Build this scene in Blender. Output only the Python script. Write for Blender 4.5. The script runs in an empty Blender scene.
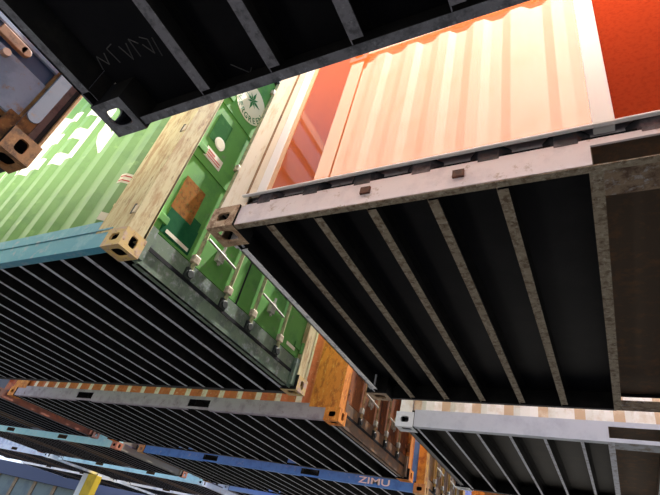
import bpy, bmesh, math, random
from mathutils import Matrix, Vector
random.seed(7)
scene = bpy.context.scene
COL = scene.collection

# ------------------------------------------------------------------ camera
cam_data = bpy.data.cameras.new('camera')
cam_data.sensor_width = 36.0
cam_data.lens = 472.675 * 36.0 / 660.0
cam_data.clip_start = 0.01
cam = bpy.data.objects.new('camera', cam_data)
COL.objects.link(cam)
cam.matrix_world = Matrix(((0.87100685, 0.10580039, 0.479743, 0),
                           (0.44023443, -0.60150402, -0.66662325, 0),
                           (0.21803834, 0.79183281, -0.57049109, 1.6),
                           (0, 0, 0, 1)))
scene.camera = cam

# ------------------------------------------------------------------ light
world = bpy.data.worlds.new('sky')
scene.world = world
world.use_nodes = True
wn = world.node_tree.nodes
bg = wn['Background']
wl = world.node_tree.links
w_tc = wn.new('ShaderNodeTexCoord')
w_sep = wn.new('ShaderNodeSeparateXYZ')
w_ramp = wn.new('ShaderNodeValToRGB')
wl.new(w_tc.outputs['Generated'], w_sep.inputs[0])
wl.new(w_sep.outputs['Z'], w_ramp.inputs['Fac'])
w_ramp.color_ramp.elements[0].position = 0.0
w_ramp.color_ramp.elements[0].color = (0.86, 0.98, 1.12, 1)
w_ramp.color_ramp.elements[1].position = 0.85
w_ramp.color_ramp.elements[1].color = (0.05, 0.10, 0.22, 1)
e_ = w_ramp.color_ramp.elements.new(0.35)
e_.color = (0.46, 0.64, 0.98, 1)
wl.new(w_ramp.outputs['Color'], bg.inputs['Color'])
bg.inputs['Strength'].default_value = 1.2
sd = bpy.data.lights.new('sun', 'SUN')
sd.energy = 20.0
sd.color = (1.0, 0.95, 0.88)
sd.angle = 0.009
sun = bpy.data.objects.new('sun', sd)
COL.objects.link(sun)
sun.rotation_euler = Vector((0.05, 0.35, 0.93)).to_track_quat('Z', 'Y').to_euler()
scene.view_settings.view_transform = 'Standard'
scene.view_settings.look = 'None'
scene.view_settings.gamma = 1.0
scene.view_settings.exposure = 0.5

# ------------------------------------------------------------------ materials
MATS = {}


def srgb(c):
    return tuple((v / 255.0 / 12.92) if v <= 10 else ((v / 255.0 + 0.055) / 1.055) ** 2.4 for v in c) + (1,)


def mat(name, base, second=None, amount=0.4, scale=6.0, rough=0.6, stretch=(1, 1, 1),
        third=None, amount3=0.3, spec=0.4, coat=0.0, coat_ior=1.5, metal=0.0, bump=0.0):
    """painted / weathered steel: base colour with blotches of one or two others"""
    if name in MATS:
        return MATS[name]
    m = bpy.data.materials.new(name)
    m.use_nodes = True
    nt = m.node_tree
    b = nt.nodes['Principled BSDF']
    b.inputs['Roughness'].default_value = rough
    b.inputs['Specular IOR Level'].default_value = spec
    b.inputs['Metallic'].default_value = metal
    b.inputs['Coat Weight'].default_value = coat
    b.inputs['Coat IOR'].default_value = coat_ior
    b.inputs['Coat Roughness'].default_value = 0.03
    tc = nt.nodes.new('ShaderNodeTexCoord')
    mp = nt.nodes.new('ShaderNodeMapping')
    mp.inputs['Scale'].default_value = stretch
    nt.links.new(tc.outputs['Object'], mp.inputs['Vector'])

    def blotch(sc, am, seed):
        n = nt.nodes.new('ShaderNodeTexNoise')
        n.inputs['Scale'].default_value = sc
        n.inputs['Detail'].default_value = 8
        n.inputs['Roughness'].default_value = 0.68
        off = nt.nodes.new('ShaderNodeVectorMath')
        off.operation = 'ADD'
        off.inputs[1].default_value = (seed, seed * 0.7, seed * 1.3)
        nt.links.new(mp.outputs['Vector'], off.inputs[0])
        nt.links.new(off.outputs[0], n.inputs['Vector'])
        r = nt.nodes.new('ShaderNodeValToRGB')
        t = 0.5 + (0.5 - am) * 0.42
        r.color_ramp.elements[0].position = max(0, t - 0.06)
        r.color_ramp.elements[1].position = min(1, t + 0.09)
        nt.links.new(n.outputs['Fac'], r.inputs['Fac'])
        return r.outputs['Color'], n
    col = nt.nodes.new('ShaderNodeRGB')
    col.outputs[0].default_value = srgb(base)
    cur = col.outputs[0]
    for k, (c, am, sc) in enumerate(((second, amount, scale), (third, amount3, scale * 2.3))):
        if c is None:
            continue
        f, nn = blotch(sc, am, 3.1 + 11.7 * k + len(name))
        mx = nt.nodes.new('ShaderNodeMix')
        mx.data_type = 'RGBA'
        nt.links.new(f, mx.inputs['Factor'])
        nt.links.new(cur, mx.inputs['A'])
        mx.inputs['B'].default_value = srgb(c)
        cur = mx.outputs['Result']
    nt.links.new(cur, b.inputs['Base Color'])
    if bump > 0:
        n = nt.nodes.new('ShaderNodeTexNoise')
        n.inputs['Scale'].default_value = 90
        n.inputs['Detail'].default_value = 4
        nt.links.new(tc.outputs['Object'], n.inputs['Vector'])
        bp = nt.nodes.new('ShaderNodeBump')
        bp.inputs['Strength'].default_value = bump
        bp.inputs['Distance'].default_value = 0.01
        nt.links.new(n.outputs['Fac'], bp.inputs['Height'])
        nt.links.new(bp.outputs['Normal'], b.inputs['Normal'])
    MATS[name] = m
    return m


M_FLOOR = mat('black_underfloor', (21, 22, 28), (29, 29, 34), 0.4, 3, spec=0.15)
M_BLACK = mat('black_underseal', (22, 22, 24), (32, 31, 31), 0.4, 9, rough=0.8, spec=0.15)  # black for rib webs and inward faces of rails, sills, castings
M_FLOOR_BROWN = mat('dark_brown_underfloor', (26, 23, 21), (36, 30, 25), 0.4, 4, spec=0.15)
M_FAR = mat('sooty_far_rail', (58, 58, 62), (40, 40, 42), 0.4, 9, rough=0.8)  # far bottom rails in a darker grey than the near ones
M_HOLE = mat('dark_interior', (22, 21, 21))
M_CONCRETE = mat('concrete_ground', (92, 90, 86), (80, 78, 75), 0.5, 2, rough=0.9)
M_RIB_RUST = mat('rusty_rib', (146, 134, 116), (100, 82, 64), 0.45, 22, third=(172, 164, 150), amount3=0.3, rough=0.8, bump=.3)
M_RIB_DARK = mat('dark_grey_rib', (122, 122, 132), (86, 86, 94), 0.4, 24, third=(150, 152, 160), amount3=0.2, rough=0.7, bump=.3)
M_RIB_PALE = mat('pale_grey_rib', (196, 200, 214), (150, 148, 156), 0.4, 20, rough=0.7)
M_POCKET = mat('rusted_pocket_plate', (138, 118, 98), (88, 66, 52), 0.45, 14, third=(166, 164, 166), amount3=0.25, rough=0.85, bump=.4)
M_POCKET_DARK = mat('dark_pocket_roof', (100, 84, 70), (128, 96, 70), 0.35, 12, rough=0.9)
M_ROOF = mat('roof_sheet', (150, 150, 150))
M_CHROME = mat('dull_galvanised', (170, 168, 160), (120, 100, 84), 0.3, 30, rough=0.45)
M_RUBBER = mat('black_rubber', (26, 28, 28), rough=0.7)
M_WHITE_PAINT = mat('white_lettering', (246, 248, 246), rough=0.6)
M_SLIP = mat('pale_slip', (228, 222, 205), rough=0.7)
M_RED = mat('red_print', (196, 80, 74), rough=0.7)


# ------------------------------------------------------------------ mesh helpers
class MB:
    def __init__(self):
        self.v = []
        self.f = []

    def quad(self, pts):
        n = len(self.v)
        self.v += [tuple(p) for p in pts]
        self.f.append(tuple(range(n, n + len(pts))))

    def box(self, x0, x1, y0, y1, z0, z1):
        n = len(self.v)
        self.v += [(x0, y0, z0), (x1, y0, z0), (x1, y1, z0), (x0, y1, z0), (x0, y0, z1), (x1, y0, z1), (x1, y1, z1), (x0, y1, z1)]
        for f in ((0, 3, 2, 1), (4, 5, 6, 7), (0, 1, 5, 4), (1, 2, 6, 5), (2, 3, 7, 6), (3, 0, 4, 7)):
            self.f.append(tuple(n + i for i in f))
        return self

    def tube(self, p, q, r, n=10, r2=None):
        p = Vector(p)
        q = Vector(q)
        d = (q - p).normalized()
        a = d.orthogonal().normalized()
        b = d.cross(a)
        r2 = r if r2 is None else r2
        base = len(self.v)
        for c, rr in ((p, r), (q, r2)):
            for i in range(n):
                t = 2 * math.pi * i / n
                self.v.append(tuple(c + rr * (math.cos(t) * a + math.sin(t) * b)))
        for i in range(n):
            j = (i + 1) % n
            self.f.append((base + i, base + j, base + n + j, base + n + i))
        self.f.append(tuple(base + i for i in reversed(range(n))))
        self.f.append(tuple(base + n + i for i in range(n)))
        return self

    def mesh(self, name):
        me = bpy.data.meshes.new(name)
        me.from_pydata(self.v, [], self.f)
        bm = bmesh.new()
        bm.from_mesh(me)
        bmesh.ops.remove_doubles(bm, verts=bm.verts, dist=1e-5)
        bmesh.ops.recalc_face_normals(bm, faces=bm.faces)
        bm.to_mesh(me)
        bm.free()
        return me


def part(name, me, m, parent, bevel=0.0, label=None, m2=None, pick=None):
    if isinstance(me, MB):
        me = me.mesh(name)
    if m2 is not None:
        me.materials.append(m)
        me.materials.append(m2)
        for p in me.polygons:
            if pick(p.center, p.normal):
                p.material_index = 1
    o = bpy.data.objects.new(name, me)
    COL.objects.link(o)
    if m is not None:
        if not me.materials:
            me.materials.append(m)
        elif me.materials[0] != m:
            o.material_slots[0].link = 'OBJECT'
            o.material_slots[0].material = m
    if parent is not None:
        o.parent = parent
    if bevel:
        md = o.modifiers.new('bevel', 'BEVEL')
        md.width = bevel
        md.segments = 2
        md.limit_method = 'ANGLE'
    if label:
        o['label'] = label
    return o


def root(name, loc, label, cat, group=None):
    o = bpy.data.objects.new(name, None)
    o.empty_display_size = 0.3
    COL.objects.link(o)
    o.location = loc
    o['label'] = label
    o['category'] = cat
    if group:
        o['group'] = group
    return o


# corrugation profile: depth (0 = outermost) as a function of the run along the wall
PER = 0.30
CD = 0.042
CB = [(0.0, 0.0), (0.085, 0.0), (0.15, CD), (0.235, CD), (0.30, 0.0)]


def corr_depth(s):
    s = s % PER
    for (a, da), (b, db) in zip(CB, CB[1:]):
        if a <= s <= b:
            return da + (db - da) * (s - a) / (b - a)
    return 0.0


def corr_breaks(s0, s1):
    out = [s0]
    k = math.floor(s0 / PER)
    while k * PER < s1:
        for b in (0.0, 0.085, 0.15, 0.235):
            s = k * PER + b
            if s0 + 1e-4 < s < s1 - 1e-4:
                out.append(s)
        k += 1
    out.append(s1)
    return out


def corrugated(name, s0, s1, z0, z1, place):
    """folded sheet 3 mm thick; place(s, depth, z) gives the point"""
    bm = bmesh.new()
    br = corr_breaks(s0, s1)
    zs = [z0, z1]
    T = 0.004
    front = [[bm.verts.new(place(s, corr_depth(s), z)) for z in zs] for s in br]
    back = [[bm.verts.new(place(s, corr_depth(s) + T, z)) for z in zs] for s in br]
    for a, b, c, d in zip(front, front[1:], back, back[1:]):
        bm.faces.new((a[0], b[0], b[1], a[1]))
        bm.faces.new((c[0], c[1], d[1], d[0]))
        bm.faces.new((a[0], c[0], d[0], b[0]))
        bm.faces.new((a[1], b[1], d[1], c[1]))
    for a, c in ((front[0], back[0]), (front[-1], back[-1])):
        bm.faces.new((a[0], a[1], c[1], c[0]))
    bmesh.ops.recalc_face_normals(bm, faces=bm.faces)
    me = bpy.data.meshes.new(name)
    bm.to_mesh(me)
    bm.free()
    return me


def holed_face(bm, o, u, v, n, hw, hh, slot=False, t=0.03):
    """rectangle o + a*u + b*v (a, b in 0..1) with an oval hole; n = inward normal"""
    o, u, v, n = Vector(o), Vector(u), Vector(v), Vector(n)
    lu, lv = u.length, v.length
    eu, ev = u / lu, v / lv
    c = o + u / 2 + v / 2
    N = 24
    ring, outer, inner = [], [], []
    for i in range(N):
        a = 2 * math.pi * i / N + math.pi / N
        ca, sa = math.cos(a), math.sin(a)
        ex = 0.55
        px = hw * math.copysign(abs(ca) ** ex, ca)
        py = hh * math.copysign(abs(sa) ** ex, sa)
        ring.append(bm.verts.new(c + eu * px + ev * py))
        inner.append(bm.verts.new(c + eu * px + ev * py + n * t))
        k = 1 / max(abs(ca), abs(sa))
        outer.append(bm.verts.new(c + eu * (ca * k * lu / 2) + ev * (sa * k * lv / 2)))
    for i in range(N):
        j = (i + 1) % N
        bm.faces.new((ring[i], ring[j], outer[j], outer[i]))
        bm.faces.new((ring[i], inner[i], inner[j], ring[j]))
    for cu, cv in ((1, 1), (-1, 1), (-1, -1), (1, -1)):      # fill the corners
        p = c + eu * cu * lu / 2 + ev * cv * lv / 2
        near = sorted(outer, key=lambda w: (w.co - p).length)[:2]
        pv = bm.verts.new(p)
        bm.faces.new((near[0], near[1], pv))


CX, CY, CZ = 0.19, 0.175, 0.15


def casting_mesh(sx, sy, sz):
    """hollow corner casting whose outer corner is the origin and which runs towards +sx, +sy, +sz"""
    bm = bmesh.new()
    X, Y, Z = Vector((CX * sx, 0, 0)), Vector((0, CY * sy, 0)), Vector((0, 0, CZ * sz))
    O = Vector((0, 0, 0))
    holed_face(bm, O, X, Y, (0, 0, sz), 0.060, 0.046, t=0.016)
    holed_face(bm, O, X, Z, (0, sy, 0), 0.044, 0.030, t=0.016)
    holed_face(bm, O, Y, Z, (sx, 0, 0), 0.030, 0.042, t=0.016)
    for a, u, v in ((X, Y, Z), (Y, X, Z), (Z, X, Y)):
        bm.faces.new([bm.verts.new(p) for p in (a, a + u, a + u + v, a + v)])
    bmesh.ops.remove_doubles(bm, verts=bm.verts, dist=1e-5)
    bmesh.ops.recalc_face_normals(bm, faces=bm.faces)
    me = bpy.data.meshes.new('corner_casting')
    bm.to_mesh(me)
    bm.free()
    me.materials.append(None)
    me.materials.append(M_BLACK)
    for p in me.polygons:
        if len(p.vertices) == 4 and p.area > 0.02:
            p.material_index = 1
    return me


CAST = {(a, b, c): casting_mesh(a, b, c) for a in (1, -1) for b in (1, -1) for c in (1, -1)}


def rail_pieces(mb, x0, x1, y0, y1, h, pockets, flange, ydir, step=0.0, lip=True):
    """C-shaped rail: outer plate with pocket openings, bottom flange turned inwards"""
    z_lo, z_hi = 0.032, (0.128 if lip else 0.105)
    fy = (y1, y1 + flange) if ydir > 0 else (y0 - flange, y0)
    mb.box(x0, x1, y0, y1, z_hi, h)
    edges = [x0] + [e for p in pockets for e in p] + [x1]
    for a, b in zip(edges[::2], edges[1::2]):
        mb.box(a, b, y0, y1, z_lo, z_hi)
        mb.box(a, b, fy[0], fy[1], 0.0, 0.008)
        if not lip:
            mb.box(a, b, y0, y1, 0.0, z_lo)
    if lip:
        mb.box(x0, x1, y0, y1, 0.0, z_lo)
    if step:
        yy = (y0 - step, y0) if ydir > 0 else (y1, y1 + step)
        mb.box(x0, x1, yy[0], yy[1], h * 0.60, h * 0.66)


def container(name, x0, x1, row, label, mt, height=2.80, y_near=1.41, ribs=None, pockets=None, rail_h=0.17, post_w=0.16,
              doors=False, near_wall=True, side_z0=None, rot=None, rail_step=0.0, sill_in=0.075, cat='shipping container',
              depth=2.51, rib_w=0.046, rib_off=0.0, flange=0.055, fold=1.0, pocket_under=False, pocket_lip=True, end_fn=None):
    """mt: dict of materials. Local origin: left, near, bottom corner. x runs along the container."""
    L = x1 - x0
    W = depth
    H = height
    y0 = y_near + 3.189 * (row - 1)
    r = root(name, (x0, y0, 3.069), label, cat)
    if rot:
        r.rotation_euler = rot
    G = lambda k, d: mt.get(k, mt.get(d))
    if pockets is None:
        pockets = [(1.92, 2.30), (L - 2.30, L - 1.92)]
    # castings
    for sx in (1, -1):
        for sy in (1, -1):
            for sz in (1, -1):
                o = part('corner_casting', CAST[(sx, sy, sz)], None, r)
                o.material_slots[0].link = 'OBJECT'
                o.material_slots[0].material = G('cast', 'rail')
                o.location = (0 if sx > 0 else L, 0 if sy > 0 else W, -0.012 if sz > 0 else H)
    # posts
    for px in (0, 1):
        for py in (0, 1):
            mb = MB()
            xa, xb = (0.03, post_w) if px == 0 else (L - post_w, L - 0.03)
            ya, yb = (0.012, 0.17) if py == 0 else (W - 0.17, W - 0.012)
            face = (ya, ya + 0.012) if py == 0 else (yb - 0.012, yb)
            mb.box(xa, xb, face[0], face[1], CZ - 0.02, H - CZ)
            ex = (xa, xa + 0.012) if px == 0 else (xb - 0.012, xb)
            mb.box(ex[0], ex[1], ya, yb, CZ - 0.02, H - CZ)
            ix = (xa, xa + 0.09) if px == 0 else (xb - 0.09, xb)
            mb.box(ix[0], ix[1], (yb - 0.02) if py == 0 else ya, yb if py == 0 else ya + 0.02, CZ - 0.02, H - CZ)
            mb.box((xa + xb) / 2 - 0.006 if py else xa + 0.08, (xa + xb) / 2 if py else xa + 0.086, ya + 0.004, yb - 0.004, CZ, H - CZ)
            part('corner_post', mb, G('post', 'cast'), r, 0.004)
    # side rails
    for side in (0, 1):
        mb = MB()
        if side == 0:
            rail_pieces(mb, CX, L - CX, 0.014, 0.024, rail_h, pockets, flange, 1, rail_step, pocket_lip)
        else:
            rail_pieces(mb, CX, L - CX, W - 0.024, W - 0.014, rail_h, pockets, flange, -1, 0.0, pocket_lip)
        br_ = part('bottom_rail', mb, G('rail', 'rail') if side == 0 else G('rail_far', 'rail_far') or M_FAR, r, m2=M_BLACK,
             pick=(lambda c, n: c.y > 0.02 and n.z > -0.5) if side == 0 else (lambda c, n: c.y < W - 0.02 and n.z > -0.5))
        if 'lip' in mt and side == 0:
            part('rail_lip', MB().box(CX, L - CX, 0.016, 0.05, -0.007, -0.0015), mt['lip'], br_)
        mb = MB()
        ya, yb = (0.008, 0.07) if side == 0 else (W - 0.07, W - 0.008)
        mb.box(CX, L - CX, ya, yb, H - 0.09, H - 0.02)
        part('top_rail', mb, G('top', 'rail'), r, 0.004)
    # side walls
    zb = rail_h - 0.01
    if near_wall:
        me = corrugated('side_wall', post_w - 0.005, L - post_w + 0.005, zb, H - 0.08, lambda s, d, z: (s, 0.024 + d, z))
        worn = mt.get('worn')  # second colour paints light on ridges, shade in grooves
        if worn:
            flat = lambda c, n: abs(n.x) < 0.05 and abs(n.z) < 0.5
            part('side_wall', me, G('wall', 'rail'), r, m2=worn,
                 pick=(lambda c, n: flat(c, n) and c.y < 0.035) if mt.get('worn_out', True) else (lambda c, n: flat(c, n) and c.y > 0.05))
        else:
            part('side_wall', me, G('wall', 'rail'), r)
    me = corrugated('side_wall', post_w - 0.005, L - post_w + 0.005, max(rail_h - 0.01, 0.137), H - 0.08, lambda s, d, z: (s, W - 0.024 - d * fold, z))
    part('side_wall', me, G('wall_far', 'wall'), r)
    # roof
    me = corrugated('roof', 0.06, L - 0.06, 0.03, W - 0.03, lambda s, d, z: (s, z, H - 0.03 - d * 0.5))
    part('roof', me, M_ROOF, r)
    # floor
    part('underfloor', MB().box(0.07, L - 0.07, 0.026, W - 0.026, 0.135, 0.165), G('floor', 'floor') or M_FLOOR, r)
    # cross members
    if ribs is None:
        ribs = []
        n = int((L - 0.4) / 0.283)
        for k in range(n + 1):
            x = L - 0.20 - k * (L - 0.40) / n
            ribs.append(x)
    for x in ribs:
        if not pocket_under and any(a - 0.03 < x < b + 0.03 for a, b in pockets):
            continue
        mb = MB()
        mb.box(x, x + 0.005, 0.03, W - 0.03, 0.004, 0.133)
        mb.box(x + rib_off, x + rib_off + rib_w, 0.072, W - 0.072, 0.003, 0.010)
        mb.box(x, x + 0.046, 0.03, W - 0.03, 0.127, 0.133)
        part('cross_member', mb, G('rib', 'rib') or M_RIB_PALE, r, m2=M_BLACK, pick=lambda c, n: not (n.z < -0.5 and c.z < 0.02))
    # fork pockets
    for a, b in ([] if pocket_under else pockets):
        mb = MB()
        for q in (a, b):
            mb.box(q - 0.014, q + 0.034, 0.0245, W - 0.0245, -0.001, 0.008)
            mb.box(q - 0.004, q + 0.004, 0.026, W - 0.026, 0.007, 0.134)
        p = part('fork_pocket', mb, G('rib', 'rib') or M_RIB_PALE, r, m2=M_POCKET_DARK, pick=lambda c, n: not (n.z < -0.5 and c.z < 0.02))
        part('pocket_roof', MB().box(a + 0.005, b - 0.005, 0.026, W - 0.026, 0.128, 0.133), G('pocket_roof', 'x') or M_POCKET_DARK, p)
        for ya in (0.026, W - 0.026 - 0.17):
            part('strap', MB().box(a + 0.0345, b - 0.0295, ya, ya + 0.17, -0.001, 0.008), G('strap', 'rib') or M_RIB_PALE, p)
    # ends
    for end in (0, 1):
        ex = lambda d: d if end == 0 else L - d
        xr = lambda a, b: (min(ex(a), ex(b)), max(ex(a), ex(b)))
        s_top = 0.22 if not (doors and end) else 0.29
        inn = sill_in if end == 0 else 0.075
        mb = MB()
        a, b = xr(inn, inn + 0.012)
        mb.box(a, b, CY, W - CY, 0.0, s_top)
        a, b = xr(inn, inn + 0.055)
        mb.box(a, b, CY + 0.06, W - CY - 0.06, 0.0, 0.009)
        a, b = xr(0.035, inn + 0.03)
        mb.box(a, b, CY - 0.01, CY + 0.06, 0.02, s_top)
        mb.box(a, b, W - CY - 0.06, W - CY + 0.01, 0.02, s_top)
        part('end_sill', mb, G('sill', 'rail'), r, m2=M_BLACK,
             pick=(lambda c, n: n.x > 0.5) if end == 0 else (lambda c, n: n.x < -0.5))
        mb = MB()
        a, b = xr(0.05, 0.14)
        mb.box(a, b, CY, W - CY, H - 0.14, H - 0.02)
        part('end_header', mb, G('top', 'rail'), r)
        if end == 1 and end_fn:
            end_fn(r, L, W, H)
        elif end == 1 and doors:
            door_end(r, L, W, H, mt, s_top)
        else:
            me = corrugated('end_wall', 0.16, W - 0.16, s_top - 0.01, H - 0.12, lambda s, d, z: (ex(0.06 + d), s, z))
            part('end_wall', me, G('wall', 'rail'), r)
    r['len'] = L
    return r


def door_end(r, L, W, H, mt, z0):
    dm, rod, gal = mt['door'], mt.get('rod', M_CHROME), mt.get('gal', M_CHROME)
    mid = W / 2
    z1 = H - 0.15
    xf = L - 0.085
    for k, (ya, yb) in enumerate(((0.17, mid - 0.012), (mid + 0.012, W - 0.17))):
        mb = MB()
        mb.box(xf - 0.035, xf - 0.012, ya, yb, z0 + 0.01, z1)
        # raised fields with recessed channels between them
        zz = [z0 + 0.01, 1.03, 1.08, 1.72, 1.77, z1]
        for a, b in zip(zz[::2], zz[1::2]):
            mb.box(xf - 0.014, xf, ya, yb, a + 0.005, b)
        d = part('door', mb, dm, r)
        g = MB()
        g.box(xf - 0.02, xf - 0.002, ya - 0.011, ya - 0.001, z0, z1)
        g.box(xf - 0.02, xf - 0.002, yb + 0.001, yb + 0.011, z0, z1)
        part('gasket', g, M_RUBBER, d)
        if k == 0:
            r['door_near'] = d.name
        ys = (0.655, 1.10) if k == 0 else (W - 1.03, W - 0.56)
        for j, y in enumerate(ys):
            mb = MB()
            mb.tube((xf + 0.022, y, 0.20), (xf + 0.022, y, H - 0.10), 0.017, 10)
            b = part('locking_bar', mb, rod, r)
            for z in (0.335, 1.35, H - 0.32):
                mb = MB()
                mb.box(xf - 0.002, xf + 0.04, y - 0.035, y + 0.035, z - 0.035, z + 0.035)
                part('bar_bracket', mb, mt.get('bracket', gal), b, 0.008)
            for z in (0.20, H - 0.13):
                mb = MB()
                mb.box(xf - 0.03, xf + 0.035, y - 0.045, y + 0.03, z - 0.045, z + 0.045)
                mb.tube((xf + 0.02, y, z), (xf + 0.045, y, z), 0.035, 10)
                part('keeper', mb, mt.get('keeper', M_HOLE), b, 0.005)
            if j == (0 if k == 0 else 0):
                s = 1
                mb = MB()
                mb.tube((xf + 0.035, y + 0.02 * s, 0.56), (xf + 0.04, y + 0.40 * s, 0.53), 0.011, 8)
                mb.box(xf + 0.0, xf + 0.045, y + 0.18 * s, y + 0.25 * s, 0.47, 0.57)
                mb.tube((xf + 0.03, y + 0.22 * s, 0.44), (xf + 0.03, y + 0.22 * s, 0.63), 0.012, 8)
                part('door_handle', mb, gal, b)
        hy = ya if k == 0 else yb
        for z in (0.42, 1.2, 1.9, 2.45):
            mb = MB()
            mb.tube((xf + 0.025, hy - (0.0 if k == 0 else 0), z - 0.06), (xf + 0.025, hy, z + 0.06), 0.02, 8)
            mb.box(xf, xf + 0.02, min(hy, hy + (0.12 if k == 0 else -0.12)), max(hy, hy + (0.12 if k == 0 else -0.12)), z - 0.03, z + 0.03)
            part('hinge', mb, mt.get('hinge', dm), d, 0.003)


def text_mesh(s, size, bold=0.0, align='LEFT'):
    c = bpy.data.curves.new('lettering', 'FONT')
    c.body = s
    c.size = size
    c.offset = bold
    c.align_x = align
    c.resolution_u = 4
    o = bpy.data.objects.new('lettering', c)
    COL.objects.link(o)
    dg = bpy.context.evaluated_depsgraph_get()
    me = bpy.data.meshes.new_from_object(o.evaluated_get(dg))
    bpy.data.objects.remove(o)
    me.materials.clear()
    return me


def xform(me, fn):
    for v in me.vertices:
        v.co = fn(v.co.copy())
    return me


def on_corrugation(me, width_to):
    """cut a flat lettering mesh (x, z) at every fold and lay it on the corrugated side wall"""
    bm = bmesh.new()
    bm.from_mesh(me)
    xs = [v.co.x for v in bm.verts]
    for s in corr_breaks(min(xs), max(xs))[1:-1]:
        bmesh.ops.bisect_plane(bm, geom=list(bm.verts) + list(bm.edges) + list(bm.faces), plane_co=(s, 0, 0), plane_no=(1, 0, 0))
    for v in bm.verts:
        v.co.y = 0.024 + corr_depth(v.co.x) - 0.003
    bm.to_mesh(me)
    bm.free()
    return me


def disc(cx, cy, cz, rr, axis='x', n=28, t=0.003, rx=None):
    mb = MB()
    if axis == 'x':
        mb.tube((cx, cy, cz), (cx + t, cy, cz), rr, n)
    return mb


# ------------------------------------------------------------------ ground
g = MB().box(-60, 40, -40, 60, -0.2, 0.0)
o = part('floor', g, M_CONCRETE, None)
o['kind'] = 'structure'

# ------------------------------------------------------------------ container with the orange window (A)
tanpost = mat('tan_post', (246, 236, 216), (226, 206, 172), 0.35, 5, third=(160, 116, 78), amount3=0.12, rough=0.6, stretch=(2, 2, .6))
lilac = mat('lilac_grey_paint', (232, 224, 230), (216, 208, 216), 0.4, 6, third=(150, 120, 92), amount3=0.12, rough=0.5)
XA = -1.885
a_mats = dict(lip=M_RIB_RUST, rail=lilac, cast=mat('rusty_tan_casting', (178, 150, 122), (120, 86, 62), 0.4, 18, third=(210, 190, 160), amount3=0.3), post=tanpost,
              wall=lilac, wall_far=lilac, rib=M_RIB_RUST, strap=M_POCKET, pocket_roof=M_POCKET_DARK, floor=M_FLOOR,
              sill=mat('scraped_grey_sill', (250, 250, 255), (150, 154, 172), 0.3, 16), door=lilac)
ribsA = [-1.490 - 0.02, -1.191 - 0.02, -0.893 - 0.02, -0.594 - 0.02, -0.296 - 0.02]
ribsA = [x - XA for x in ribsA] + [2.26 + 0.27 * k + 0.12 for k in range(6)]
A = container('shipping_container', XA, XA + 6.6, 1,
              'pale container with an orange window wall over a lilac-grey bottom rail', a_mats, ribs=ribsA,
              pockets=[(1.925, 2.30), (4.35, 4.72)], rail_h=0.14, pocket_lip=False, flange=0.02, post_w=0.215, near_wall=False)
# strip of the old corrugated wall under the window, shadow in its folds painted dark
WT = 0.200
me = corrugated('side_wall', 0.21, 6.39, 0.13, WT + 0.02, lambda s, d, z: (s, 0.012 + d * 1.6, z))
part('side_wall', me, mat('blackened_old_wall', (52, 54, 62), (110, 104, 112), 0.35, 7, third=(96, 66, 48), amount3=0.2), A)  # dark colour paints the shadow in the folds
frame_cream = mat('cream_frame', (246, 234, 214), (230, 214, 190), 0.3, 10)
frame_white = mat('white_frame', (253, 253, 253), rough=0.4)
bronze = mat('bronze_strip', (150, 116, 76), (110, 82, 52), 0.4, 12)


def AX(x):
    return x - XA


win = part('window_frame', MB().box(AX(-1.60), AX(-1.535), -0.012, 0.05, WT, 2.68), frame_white, A, 0.004)
part('frame_sill', MB().box(AX(-1.70), AX(4.4), -0.014, 0.006, WT - 0.010, WT), frame_white, win, 0.003)
part('frame_stile', MB().box(AX(-1.535), AX(-1.505), -0.006, 0.03, WT, 2.68), mat('peach_stile', (232, 196, 160)), win)
part('frame_stile', MB().box(AX(-1.655), AX(-1.602), -0.010, 0.03, WT, 2.68), frame_cream, win)
part('frame_strip', MB().box(AX(-1.675), AX(-1.655), -0.012, 0.03, WT, 2.68), bronze, win, 0.004)
part('mullion', MB().box(AX(0.058), AX(0.135), -0.012, 0.05, WT, 2.68), frame_white, win, 0.004)
part('frame_head', MB().box(AX(-1.70), AX(4.4), -0.03, 0.06, 2.64, 2.72), frame_white, win, 0.004)
gl = mat('orange_window_pane', (208, 108, 54), rough=0.5, spec=0.0)
nt_ = gl.node_tree
b_ = nt_.nodes['Principled BSDF']
g_ = nt_.nodes.new('ShaderNodeBsdfGlossy')
g_.inputs['Roughness'].default_value = 0.015
g_.inputs['Color'].default_value = (1.0, 0.97, 0.9, 1)
f_ = nt_.nodes.new('ShaderNodeFresnel')
f_.inputs['IOR'].default_value = 2.25
x_ = nt_.nodes.new('ShaderNodeMixShader')
nt_.links.new(f_.outputs[0], x_.inputs[0])
nt_.links.new(b_.outputs[0], x_.inputs[1])
nt_.links.new(g_.outputs[0], x_.inputs[2])
nt_.links.new(x_.outputs[0], nt_.nodes['Material Output'].inputs['Surface'])
part('window_pane', MB().box(AX(-1.505), AX(0.058), 0.0, 0.012, WT, 2.64), gl, win)
part('wall_panel', MB().box(AX(0.135), AX(4.4), 0.0, 0.012, WT, 2.64), mat('matt_orange_panel', (172, 60, 22), (158, 50, 16), 0.4, 60, rough=0.9, spec=0.1), win)
part('backing_wall', MB().box(AX(-1.68), AX(4.45), 0.06, 0.10, WT - 0.02, 2.70), lilac, A)
for x in (-0.935, -0.49):
    mb = MB()
    mb.box(AX(x), AX(x) + 0.05, 0.002, 0.02, 0.055, 0.095)
    part('rail_tab', mb, mat('rust_tab', (96, 56, 40), (66, 40, 30), 0.4, 30), A)

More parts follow.
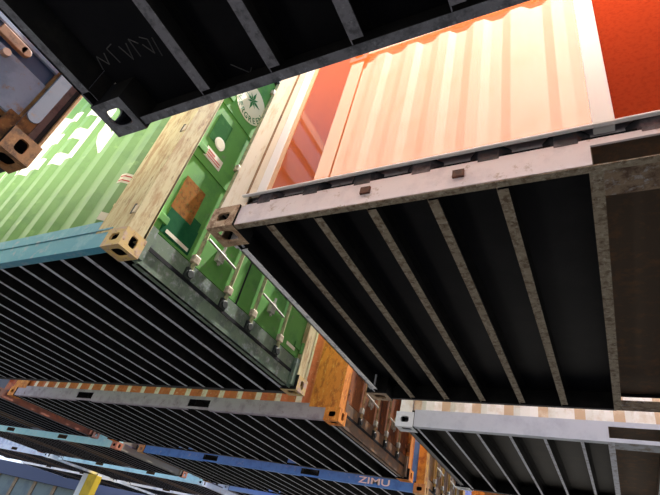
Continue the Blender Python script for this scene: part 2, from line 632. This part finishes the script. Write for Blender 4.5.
# ------------------------------------------------------------------ container over the camera (D)
d_white = mat('cream_white_wall', (244, 238, 226), (232, 222, 206), 0.3, 5, rough=0.6)
dark = mat('scuffed_dark_steel', (122, 124, 134), (82, 84, 92), 0.45, 16, third=(160, 164, 176), amount3=0.2, rough=0.6, bump=.3)
d_mats = dict(rail=dark, rail_far=dark, cast=dark, post=d_white, wall=d_white, rib=M_RIB_DARK, floor=M_FLOOR, sill=dark, top=d_white)
ribsD = [0.575 - 0.01 + 0.337 * k for k in range(18)]
D = container('shipping_container', -1.845, 4.73, 0,
              'overhead container at the top of the photo with dark scuffed frame and black underfloor', d_mats,
              ribs=ribsD, pockets=[], rail_h=0.16, sill_in=0.0, rib_w=0.05, flange=0.03, fold=0.45, rot=(0, 0, 0.010))
# chalk marks on the underfloor
chalk = mat('faded_chalk', (92, 92, 94))
for stroke in ([(0.067, 2.26), (0.09, 2.20), (0.12, 2.25), (0.14, 2.20)], [(0.18, 2.26), (0.17, 2.19), (0.21, 2.18)], [(0.235, 2.20), (0.255, 2.27), (0.28, 2.20)],
               [(0.30, 2.27), (0.305, 2.19), (0.335, 2.22)], [(0.35, 2.23), (0.375, 2.28), (0.39, 2.22), (0.36, 2.20)], [(0.40, 2.30), (0.415, 2.22)],
               [(0.67, 2.43), (0.73, 2.49), (0.75, 2.47)]):
    mb = MB()
    for (xa, ya), (xb, yb) in zip(stroke, stroke[1:]):
        mb.tube((xa, ya, 0.1345), (xb, yb, 0.1345), 0.0024, 5)
    part('chalk_mark', mb, chalk, D)

# ------------------------------------------------------------------ green container (G)
green = mat('green_paint', (114, 156, 96), (100, 142, 88), 0.35, 3, third=(150, 190, 120), amount3=0.12, rough=0.45)
dgreen = mat('green_door_paint', (104, 162, 84), (88, 144, 80), 0.4, 4, third=(126, 140, 112), amount3=0.14, spec=0.15, rough=0.65)
woodpost = mat('scraped_tan_post', (206, 194, 152), (176, 146, 104), 0.45, 7, third=(128, 84, 56), amount3=0.22, rough=0.7, stretch=(2.5, 2.5, .5))
teal = mat('teal_rail', (66, 146, 176), (104, 164, 188), 0.35, 5, third=(150, 156, 176), amount3=0.2, rough=0.5)
g_mats = dict(rail=teal, cast=mat('yellow_tan_casting', (206, 176, 112), (190, 160, 150), 0.45, 14, third=(140, 90, 60), amount3=0.25),
              post=woodpost, wall=green, door=dgreen, rib=M_RIB_PALE, floor=M_FLOOR,
              sill=mat('green_grey_sill', (104, 122, 104), (86, 98, 92), 0.4, 7, third=(150, 156, 160), amount3=0.3),
              rod=mat('tan_rod', (172, 170, 128), (122, 132, 100), 0.4, 14), bracket=mat('pinkish_bracket', (196, 180, 158), (150, 130, 112), 0.4, 20),
              top=green, keeper=mat('greasy_keeper', (34, 40, 38)))
Gc = container('shipping_container', -9.22, -2.64, 1,
               'bright green corrugated container with white lettering and stickered green doors', g_mats,
               rail_h=0.25, post_w=0.36, doors=True, rail_step=0.006, pockets=[], rib_w=0.04,
               ribs=[6.58 - 0.19 - 0.02 - 0.273 * k for k in range(23)])
GL = 6.58
tm = text_mesh('EVERGREEN', 1.05, 0.02, 'RIGHT')
tm = xform(tm, lambda v: Vector((v.x * 0.80 + 5.40, 0, v.y * 1.25 + 1.33)))
part('lettering', on_corrugation(tm, 0), M_WHITE_PAINT, Gc, label='white block capitals on the green side')


def side_sticker(x, z, w, h, m, name='sticker', shear=0):
    me = bpy.data.meshes.new(name)
    me.from_pydata([(x, 0, z), (x + w, 0, z), (x + w, 0, z + h), (x, 0, z + h)], [], [(0, 1, 2, 3)])
    return part(name, on_corrugation(me, 0), m, Gc)


def gx(x):
    return x + 9.22


side_sticker(gx(-3.135), 0.30, 0.09, 0.075, M_SLIP)
side_sticker(gx(-3.09), 0.445, 0.09, 0.03, mat('cream_slip', (232, 220, 170)))
side_sticker(gx(-3.19), 0.68, 0.15, 0.10, M_SLIP)
for z in (0.70, 0.745):
    s2 = side_sticker(gx(-3.18), z, 0.12, 0.012, M_RED, 'sticker_print')
    s2.location.y = -0.002
# slots punched in the post
mb = MB()
for z in (0.27, 1.13, 2.0):
    mb.box(gx(-2.735), gx(-2.715), 0.008, 0.014, z, z + 0.09)
part('post_slot', mb, M_HOLE, Gc)
mb = MB()
for z in (0.27, 1.13, 2.0):
    mb.box(gx(-2.712), gx(-2.68), 0.004, 0.03, z, z + 0.07)
part('lashing_ring', mb, mat('pale_metal', (214, 196, 170)), Gc, 0.004)

# door marks: y measured from the container's near side
Dn = [c for c in Gc.children if c.name == Gc['door_near']][0]
xf = GL - 0.085 + 0.001


def dy(y):
    return y - 1.41


def plate(y0, y1, z0, z1, m, name, parent=None, off=0.0, tilt=0.0):
    me = bpy.data.meshes.new(name)
    mb = MB().box(xf + off, xf + off + 0.002, dy(y0), dy(y1), z0 - 3.069, z1 - 3.069)
    return part(name, mb, m, parent or Dn)


patch = mat('brown_scraped_patch', (160, 108, 58), (120, 84, 48), 0.45, 18, rough=0.9, spec=0.05, third=(96, 130, 70), amount3=0.25)
deep = mat('dark_green_touch_up', (30, 88, 58), (40, 98, 64), 0.4, 8, rough=0.9, spec=0.05)
plate(1.66, 1.89, 3.62, 3.95, patch, 'rust_patch')
plate(1.67, 1.99, 3.395, 3.62, deep, 'touch_up_patch')
plate(1.89, 1.98, 3.395, 3.70, deep, 'touch_up_patch', off=0.0005)
plate(1.72, 1.97, 3.415, 3.445, M_SLIP, 'sticker', off=0.003)
plate(1.655, 1.83, 4.42, 4.72, mat('dark_green_stencil_patch', (44, 100, 50), (60, 116, 60), 0.4, 12, rough=0.9, spec=0.05), 'touch_up_patch')
st = plate(1.69, 1.90, 4.23, 4.34, M_SLIP, 'sticker', off=0.0025)
part('sticker_print', MB().box(xf + 0.0045, xf + 0.006, dy(1.71), dy(1.88), 1.185, 1.195).box(xf + 0.0045, xf + 0.006, dy(1.71), dy(1.88), 1.21, 1.222).box(xf + 0.0045, xf + 0.006, dy(1.71), dy(1.80), 1.235, 1.25), M_RED, Dn)
part('round_sticker', disc(xf + 0.002, dy(1.785), 1.39, 0.062), M_SLIP, Dn)
part('sticker_print', disc(xf + 0.005, dy(1.785), 1.39, 0.045, t=0.001), mat('faded_print', (214, 204, 176)), Dn)
# round company emblem
em = part('round_emblem', disc(xf + 0.002, dy(1.885), 2.09, 0.215, n=40), mat('cream_emblem', (236, 232, 200)), Gc, label='cream round emblem with green star and lettering')
em_green = mat('emblem_green', (48, 120, 56))
mb = MB()
for k in range(8):
    a = math.pi / 2 + k * math.pi / 4
    c = (xf + 0.0065, dy(1.885), 2.135)
    ln = 0.12 if k % 2 == 0 else 0.085
    p = lambda rr, b: (c[0], c[1] + rr * math.cos(b), c[2] + rr * math.sin(b))
    mb.quad([c, p(ln * 0.42, a - 0.34), p(ln, a), p(ln * 0.42, a + 0.34)])
part('emblem_star', mb, em_green, em)
word = 'EVERGREEN'
meshes = []
for k, ch in enumerate(word):
    tmm = text_mesh(ch, 0.082, 0.0015, 'CENTER')
    a = math.radians(-90 + (k - 4) * 20.0)
    cy, cz = dy(1.885) + 0.198 * math.cos(a), 2.09 + 0.198 * math.sin(a)
    rot = a + math.pi / 2
    xform(tmm, lambda v: Vector((xf + 0.0065, cy + v.x * math.cos(rot) - v.y * math.sin(rot), cz + v.x * math.sin(rot) + v.y * math.cos(rot))))
    meshes.append(tmm)
bm = bmesh.new()
for m_ in meshes:
    bm.from_mesh(m_)
me = bpy.data.meshes.new('emblem_lettering')
bm.to_mesh(me)
bm.free()
part('emblem_lettering', me, em_green, em)
# slip on the far door
far_door = [c for c in Gc.children if c.name.startswith('door') and c != Dn][0]
plate(3.50, 3.66, 3.42, 3.455, M_SLIP, 'sticker', far_door, 0.001)

# ------------------------------------------------------------------ grey container end at top left (E)
greyend = mat('blue_grey_door', (168, 184, 212), (148, 164, 194), 0.4, 6, third=(176, 136, 92), amount3=0.2, rough=0.6)
brown = mat('orange_brown_rust', (150, 104, 62), (96, 66, 44), 0.45, 14, third=(176, 130, 80), amount3=0.25, rough=0.75)
slate = mat('slate_blue_band', (90, 108, 144), (76, 92, 126), 0.4, 6)
greypost = mat('grey_post_plate', (122, 130, 150), (108, 116, 138), 0.4, 6, third=(150, 112, 72), amount3=0.12)
thin_rust = mat('rust_edge', (176, 128, 76), (120, 80, 50), 0.45, 14)
purple = mat('purple_brown_strip', (112, 88, 84), (80, 60, 58), 0.4, 12)
e_mats = dict(rail=mat('blue_grey_rail', (120, 126, 148)), cast=brown, post=greypost, wall=d_white, rib=M_RIB_PALE, sill=brown, top=d_white)


def grey_end(r, L, W, H):
    xp = L - 0.03
    mb = MB()
    z = 0.20
    while z < H - 0.2:
        mb.box(L - 0.075, L - 0.055, 0.16, W - 0.17, z, z + 0.30)
        z += 0.42
    part('end_wall', mb, greyend, r)
    mb = MB()
    mb.box(L - 0.105, L - 0.085, 0.16, W - 0.17, 0.2, H - 0.12)
    part('end_lining', mb, slate, r)
    for ya in (0.165, W - 0.185):
        part('rust_strip', MB().box(L - 0.082, L - 0.045, ya, ya + 0.02, 0.16, H - 0.12), thin_rust, r)
    for s_, y0_ in ((1, W), (-1, 0.0)):
        q = lambda a, b: (min(y0_ - s_ * a, y0_ - s_ * b), max(y0_ - s_ * a, y0_ - s_ * b))
        a, b = q(0.012, 0.030)
        part('post_edge', MB().box(xp, xp + 0.02, a, b, 0.14, H - 0.14), thin_rust, r, 0.003)
        a, b = q(0.030, 0.056)
        part('post_groove', MB().box(xp, xp + 0.002, a, b, 0.14, H - 0.14), M_HOLE, r)
        a, b = q(0.056, 0.094)
        part('post_strip', MB().box(xp, xp + 0.008, a, b, 0.14, H - 0.14), purple, r, 0.002)
        a, b = q(0.094, 0.170)
        mb = MB()
        ym = (a + b) / 2
        n = 10
        rr = (b - a) / 2
        pts = [(ym + rr * math.cos(t), 0.27 + rr * math.sin(t)) for t in [math.pi + math.pi * k / n for k in range(n + 1)]]
        pts += [(b, H - 0.14), (a, H - 0.14)]
        mb.quad([(xp + 0.014, y, z) for y, z in pts])
        mb.quad([(xp, y, z) for y, z in reversed(pts)])
        for (ya, za), (yb, zb_) in zip(pts, pts[1:] + pts[:1]):
            mb.quad([(xp, ya, za), (xp, yb, zb_), (xp + 0.014, yb, zb_), (xp + 0.014, ya, za)])
        p = part('post_plate', mb, greypost, r)
        part('rust_patch', MB().box(xp + 0.001, xp + 0.003, a - 0.0, b + 0.0, 0.14, 0.26), brown, p)
    for yy, zz in ((2.06, 0.56), (0.45, 0.56)):
        mb = MB()
        mb.box(L - 0.06, L - 0.03, yy - 0.08, yy + 0.08, zz - 0.03, zz + 0.03)
        mb.tube((L - 0.06, yy + 0.08, zz), (L - 0.03, yy + 0.08, zz), 0.03, 14)
        b = part('latch_bracket', mb, mat('tan_brown_latch', (170, 120, 88), (130, 86, 62), 0.4, 14), r, 0.004)
        part('latch_pin', MB().tube((L - 0.06, yy + 0.02, zz - 0.10), (L - 0.02, yy + 0.02, zz - 0.10), 0.022, 12), mat('pink_tan_pin', (190, 150, 130)), b)
    part('sill_slot', MB().box(L - 0.0745, L - 0.072, W - 0.36, W - 0.24, 0.05, 0.11), M_HOLE, r)


container('shipping_container', -9.22, -2.63, 0,
          'blue-grey container end with orange-brown rusted frame in the top left corner', e_mats, end_fn=grey_end)

# ------------------------------------------------------------------ row two
rust_red = mat('rust_red_wall', (222, 124, 84), (192, 100, 68), 0.35, 10, third=(240, 190, 160), amount3=0.2)
mauve = mat('mauve_rail', (172, 160, 178), (148, 134, 152), 0.4, 6, third=(110, 70, 60), amount3=0.15)
rusty = mat('bright_rust', (226, 140, 58), (176, 96, 40), 0.4, 10, third=(240, 184, 96), amount3=0.25, rough=0.75, stretch=(1.5, 1.5, .7))
rdoor = mat('dark_rust_door', (136, 80, 44), (96, 58, 40), 0.45, 6, third=(206, 124, 54), amount3=0.2, rough=0.7, stretch=(1, 1, .5))
b_mats = dict(worn=mat('worn_pale_ridge', (244, 226, 220), (230, 176, 150), 0.35, 12), rail=mauve, cast=rusty, post=rusty, wall=rust_red, door=rdoor, rib=M_RIB_PALE, sill=mat('brown_sill', (112, 92, 78), (150, 110, 74), 0.4, 10),  # pale ridge colour paints the light caught by the outer folds
              rod=mat('tan_rod_b', (176, 150, 110), (120, 84, 56), 0.4, 14), hinge=rdoor)
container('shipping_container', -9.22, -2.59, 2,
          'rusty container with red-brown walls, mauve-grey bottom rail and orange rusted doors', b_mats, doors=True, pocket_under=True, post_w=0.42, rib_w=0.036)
h_wall = mat('off_white_wall', (250, 248, 242), (232, 222, 206), 0.4, 6)
h_rail = mat('light_grey_rail', (198, 204, 218), (184, 190, 206), 0.4, 4)
h_mats = dict(worn=mat('dusty_tan_groove', (214, 186, 154), (236, 222, 200), 0.35, 6), worn_out=False, rail=h_rail, cast=mat('white_casting', (224, 228, 236)), post=h_wall, wall=h_wall, rib=M_RIB_PALE, strap=mat('grey_strap', (150, 156, 170), (110, 100, 90), 0.4, 12), sill=mat('shadow_grey_sill', (96, 98, 106)),  # tan groove colour paints the shade inside the folds
              floor=M_FLOOR_BROWN)  # end sill is a plain darker grey than the rail
container('shipping_container', -1.93, 4.68, 2,
          'white container at lower right with clean light grey bottom rail and corner casting', h_mats,
          pockets=[(1.90, 2.28), (4.35, 4.72)], rib_w=0.026)
l2_mats = dict(rail=mat('navy_rail', (84, 100, 130)), cast=mat('mauve_brown_casting', (128, 96, 92)), post=mat('slate_post', (84, 96, 124)), wall=mat('slate_wall', (90, 108, 140)),
               door=mat('orange_red_door', (150, 92, 78), (120, 80, 76), 0.4, 8), rib=mat('blue_grey_rib', (112, 120, 144)), floor=mat('navy_underfloor', (62, 74, 100)),
               sill=mat('orange_red_sill', (160, 106, 92), (120, 84, 80), 0.4, 5, third=(196, 112, 80), amount3=.25))
container('shipping_container', -16.32, -9.73, 2, 'navy-bottomed container with orange-red end at the far left edge, above the pale teal rail', l2_mats, doors=True)

# ------------------------------------------------------------------ row three
blue = mat('blue_rail', (74, 142, 232), (62, 122, 214), 0.4, 5, third=(150, 176, 214), amount3=0.15)
ydoor = mat('ochre_rust_door', (140, 104, 50), (100, 80, 62), 0.45, 7, third=(200, 150, 60), amount3=0.2, stretch=(1, 1, .5))
k_mats = dict(rail=blue, cast=mat('ochre_casting', (190, 150, 96), (150, 110, 84), 0.4, 14), post=mat('ochre_post', (196, 150, 66), (150, 100, 52), 0.45, 10), wall=blue,
              door=ydoor, rib=M_RIB_PALE, sill=mat('ochre_sill', (150, 120, 84)), rod=mat('yellow_rod', (190, 160, 90)), hinge=ydoor)
K = container('shipping_container', -9.20, -2.63, 3, 'container with a blue lettered bottom rail and ochre rusted doors', k_mats, doors=True, pocket_under=True, rib_w=0.036)
tm = text_mesh('ZIMU', 0.125, 0.002)
xform(tm, lambda v: Vector((v.x * 1.9 + 5.42, 0.011, v.y * 1.1 + 0.03)))
part('lettering', tm, mat('pale_blue_lettering', (232, 240, 250)), K, label='pale lettering on the blue rail')
container('shipping_container', -1.92, 4.68, 3, 'container with orange rusted corner at the bottom edge behind the white one',
          dict(rail=brown, cast=rusty, post=rusty, wall=rdoor, rib=M_RIB_PALE))
tealp = mat('pale_teal_rail', (186, 240, 242), (166, 226, 234), 0.4, 4, third=(222, 240, 238), amount3=0.2)
container('shipping_container', -16.52, -9.93, 3, 'container with a pale teal bottom rail at the left, behind the navy-bottomed one',
          dict(rail=tealp, cast=mat('rust_pink_casting', (196, 130, 104)), post=tealp, wall=tealp, rib=mat('mauve_rib', (132, 128, 144)),
               floor=mat('mauve_underfloor', (92, 88, 104)), door=mat('olive_door', (112, 108, 92), (130, 110, 84), 0.4, 8), sill=mat('pale_sill', (150, 146, 136))), doors=True)

# ------------------------------------------------------------------ row four
pale = mat('pale_grey_white_rail', (206, 212, 226), (176, 180, 204), 0.4, 3, third=(214, 180, 180), amount3=0.2)
mv = dict(rail=pale, cast=pale, post=pale, wall=pale, rib=mat('lilac_rib', (120, 116, 140)), floor=mat('lilac_underfloor', (84, 84, 108)), door=pale, sill=pale)
container('shipping_container', -23.84, -17.25, 4, 'pale grey-railed container at the far left edge, in the row behind the teal one', mv, doors=True)
mv2 = dict(mv)
mv2['rail'] = mat('icy_blue_rail', (196, 212, 232), (170, 186, 214), 0.4, 3)
container('shipping_container', -16.52, -9.93, 4, 'icy blue-grey railed container diagonally behind the teal one at the bottom left', mv2, doors=True)
mv3 = dict(mv)
mv3['rail'] = mat('steel_blue_rail', (150, 170, 200))
container('shipping_container', -9.20, -2.63, 4, 'steel-blue railed container cut by the bottom edge behind the blue lettered one', mv3, doors=True)
# ------------------------------------------------------------------ row five
wr = mat('white_rail', (236, 240, 248), (190, 200, 220), 0.3, 2)
dkf = dict(rail=wr, cast=wr, post=wr, wall=wr, rib=mat('navy_rib', (72, 84, 116)), floor=mat('deep_navy_underfloor', (34, 42, 66)), door=wr, sill=wr)
container('shipping_container', -23.84, -17.25, 5, 'white-railed container deepest in the bottom left corner, above the shed', dkf, doors=True)
container('shipping_container', -16.52, -9.93, 5, 'white-railed container at the bottom edge just right of the yellow column', dkf, doors=True)

# ------------------------------------------------------------------ yellow column and shed beyond
t = root('support_column', (-17.35, 13.15, 0), 'yellow painted column with a white flange rising to the far containers', 'column')
part('shaft', MB().box(-0.05, 0.45, -0.13, 0.13, 0.02, 3.03), mat('yellow_paint', (214, 180, 40), (190, 156, 40), 0.4, 4), t, 0.006)
part('flange', MB().box(-0.35, -0.06, -0.13, 0.0, 0.02, 3.03), mat('white_flange', (222, 226, 232)), t, 0.006)
part('base_plate', MB().box(-0.42, 0.52, -0.22, 0.22, 0.0, 0.03), mat('grey_plate', (120, 120, 120)), t)

t = root('storage_shed', (-46.0, 18.6, 0), 'low grey-green panelled shed with brown posts beyond the last containers', 'shed')
pan = mat('grey_green_panel', (84, 100, 104), (66, 82, 92), 0.4, 1.2)
post = mat('brown_post', (120, 100, 76), (90, 76, 62), 0.4, 3)
for k in range(16):
    x = 1.9 * k
    part('wall_panel', MB().box(x + 0.14, x + 1.76, 0.0, 0.08, 0.0, 2.75), pan, t)
    part('post', MB().box(x - 0.14, x + 0.14, -0.05, 0.1, 0.0, 2.8), post, t)
part('roof', MB().box(-0.3, 31.0, -0.4, 3.0, 2.75, 3.45), mat('navy_roof_fascia', (40, 52, 84)), t)
part('side_wall', MB().box(30.4, 30.5, 0.1, 2.9, 0, 2.8), pan, t)
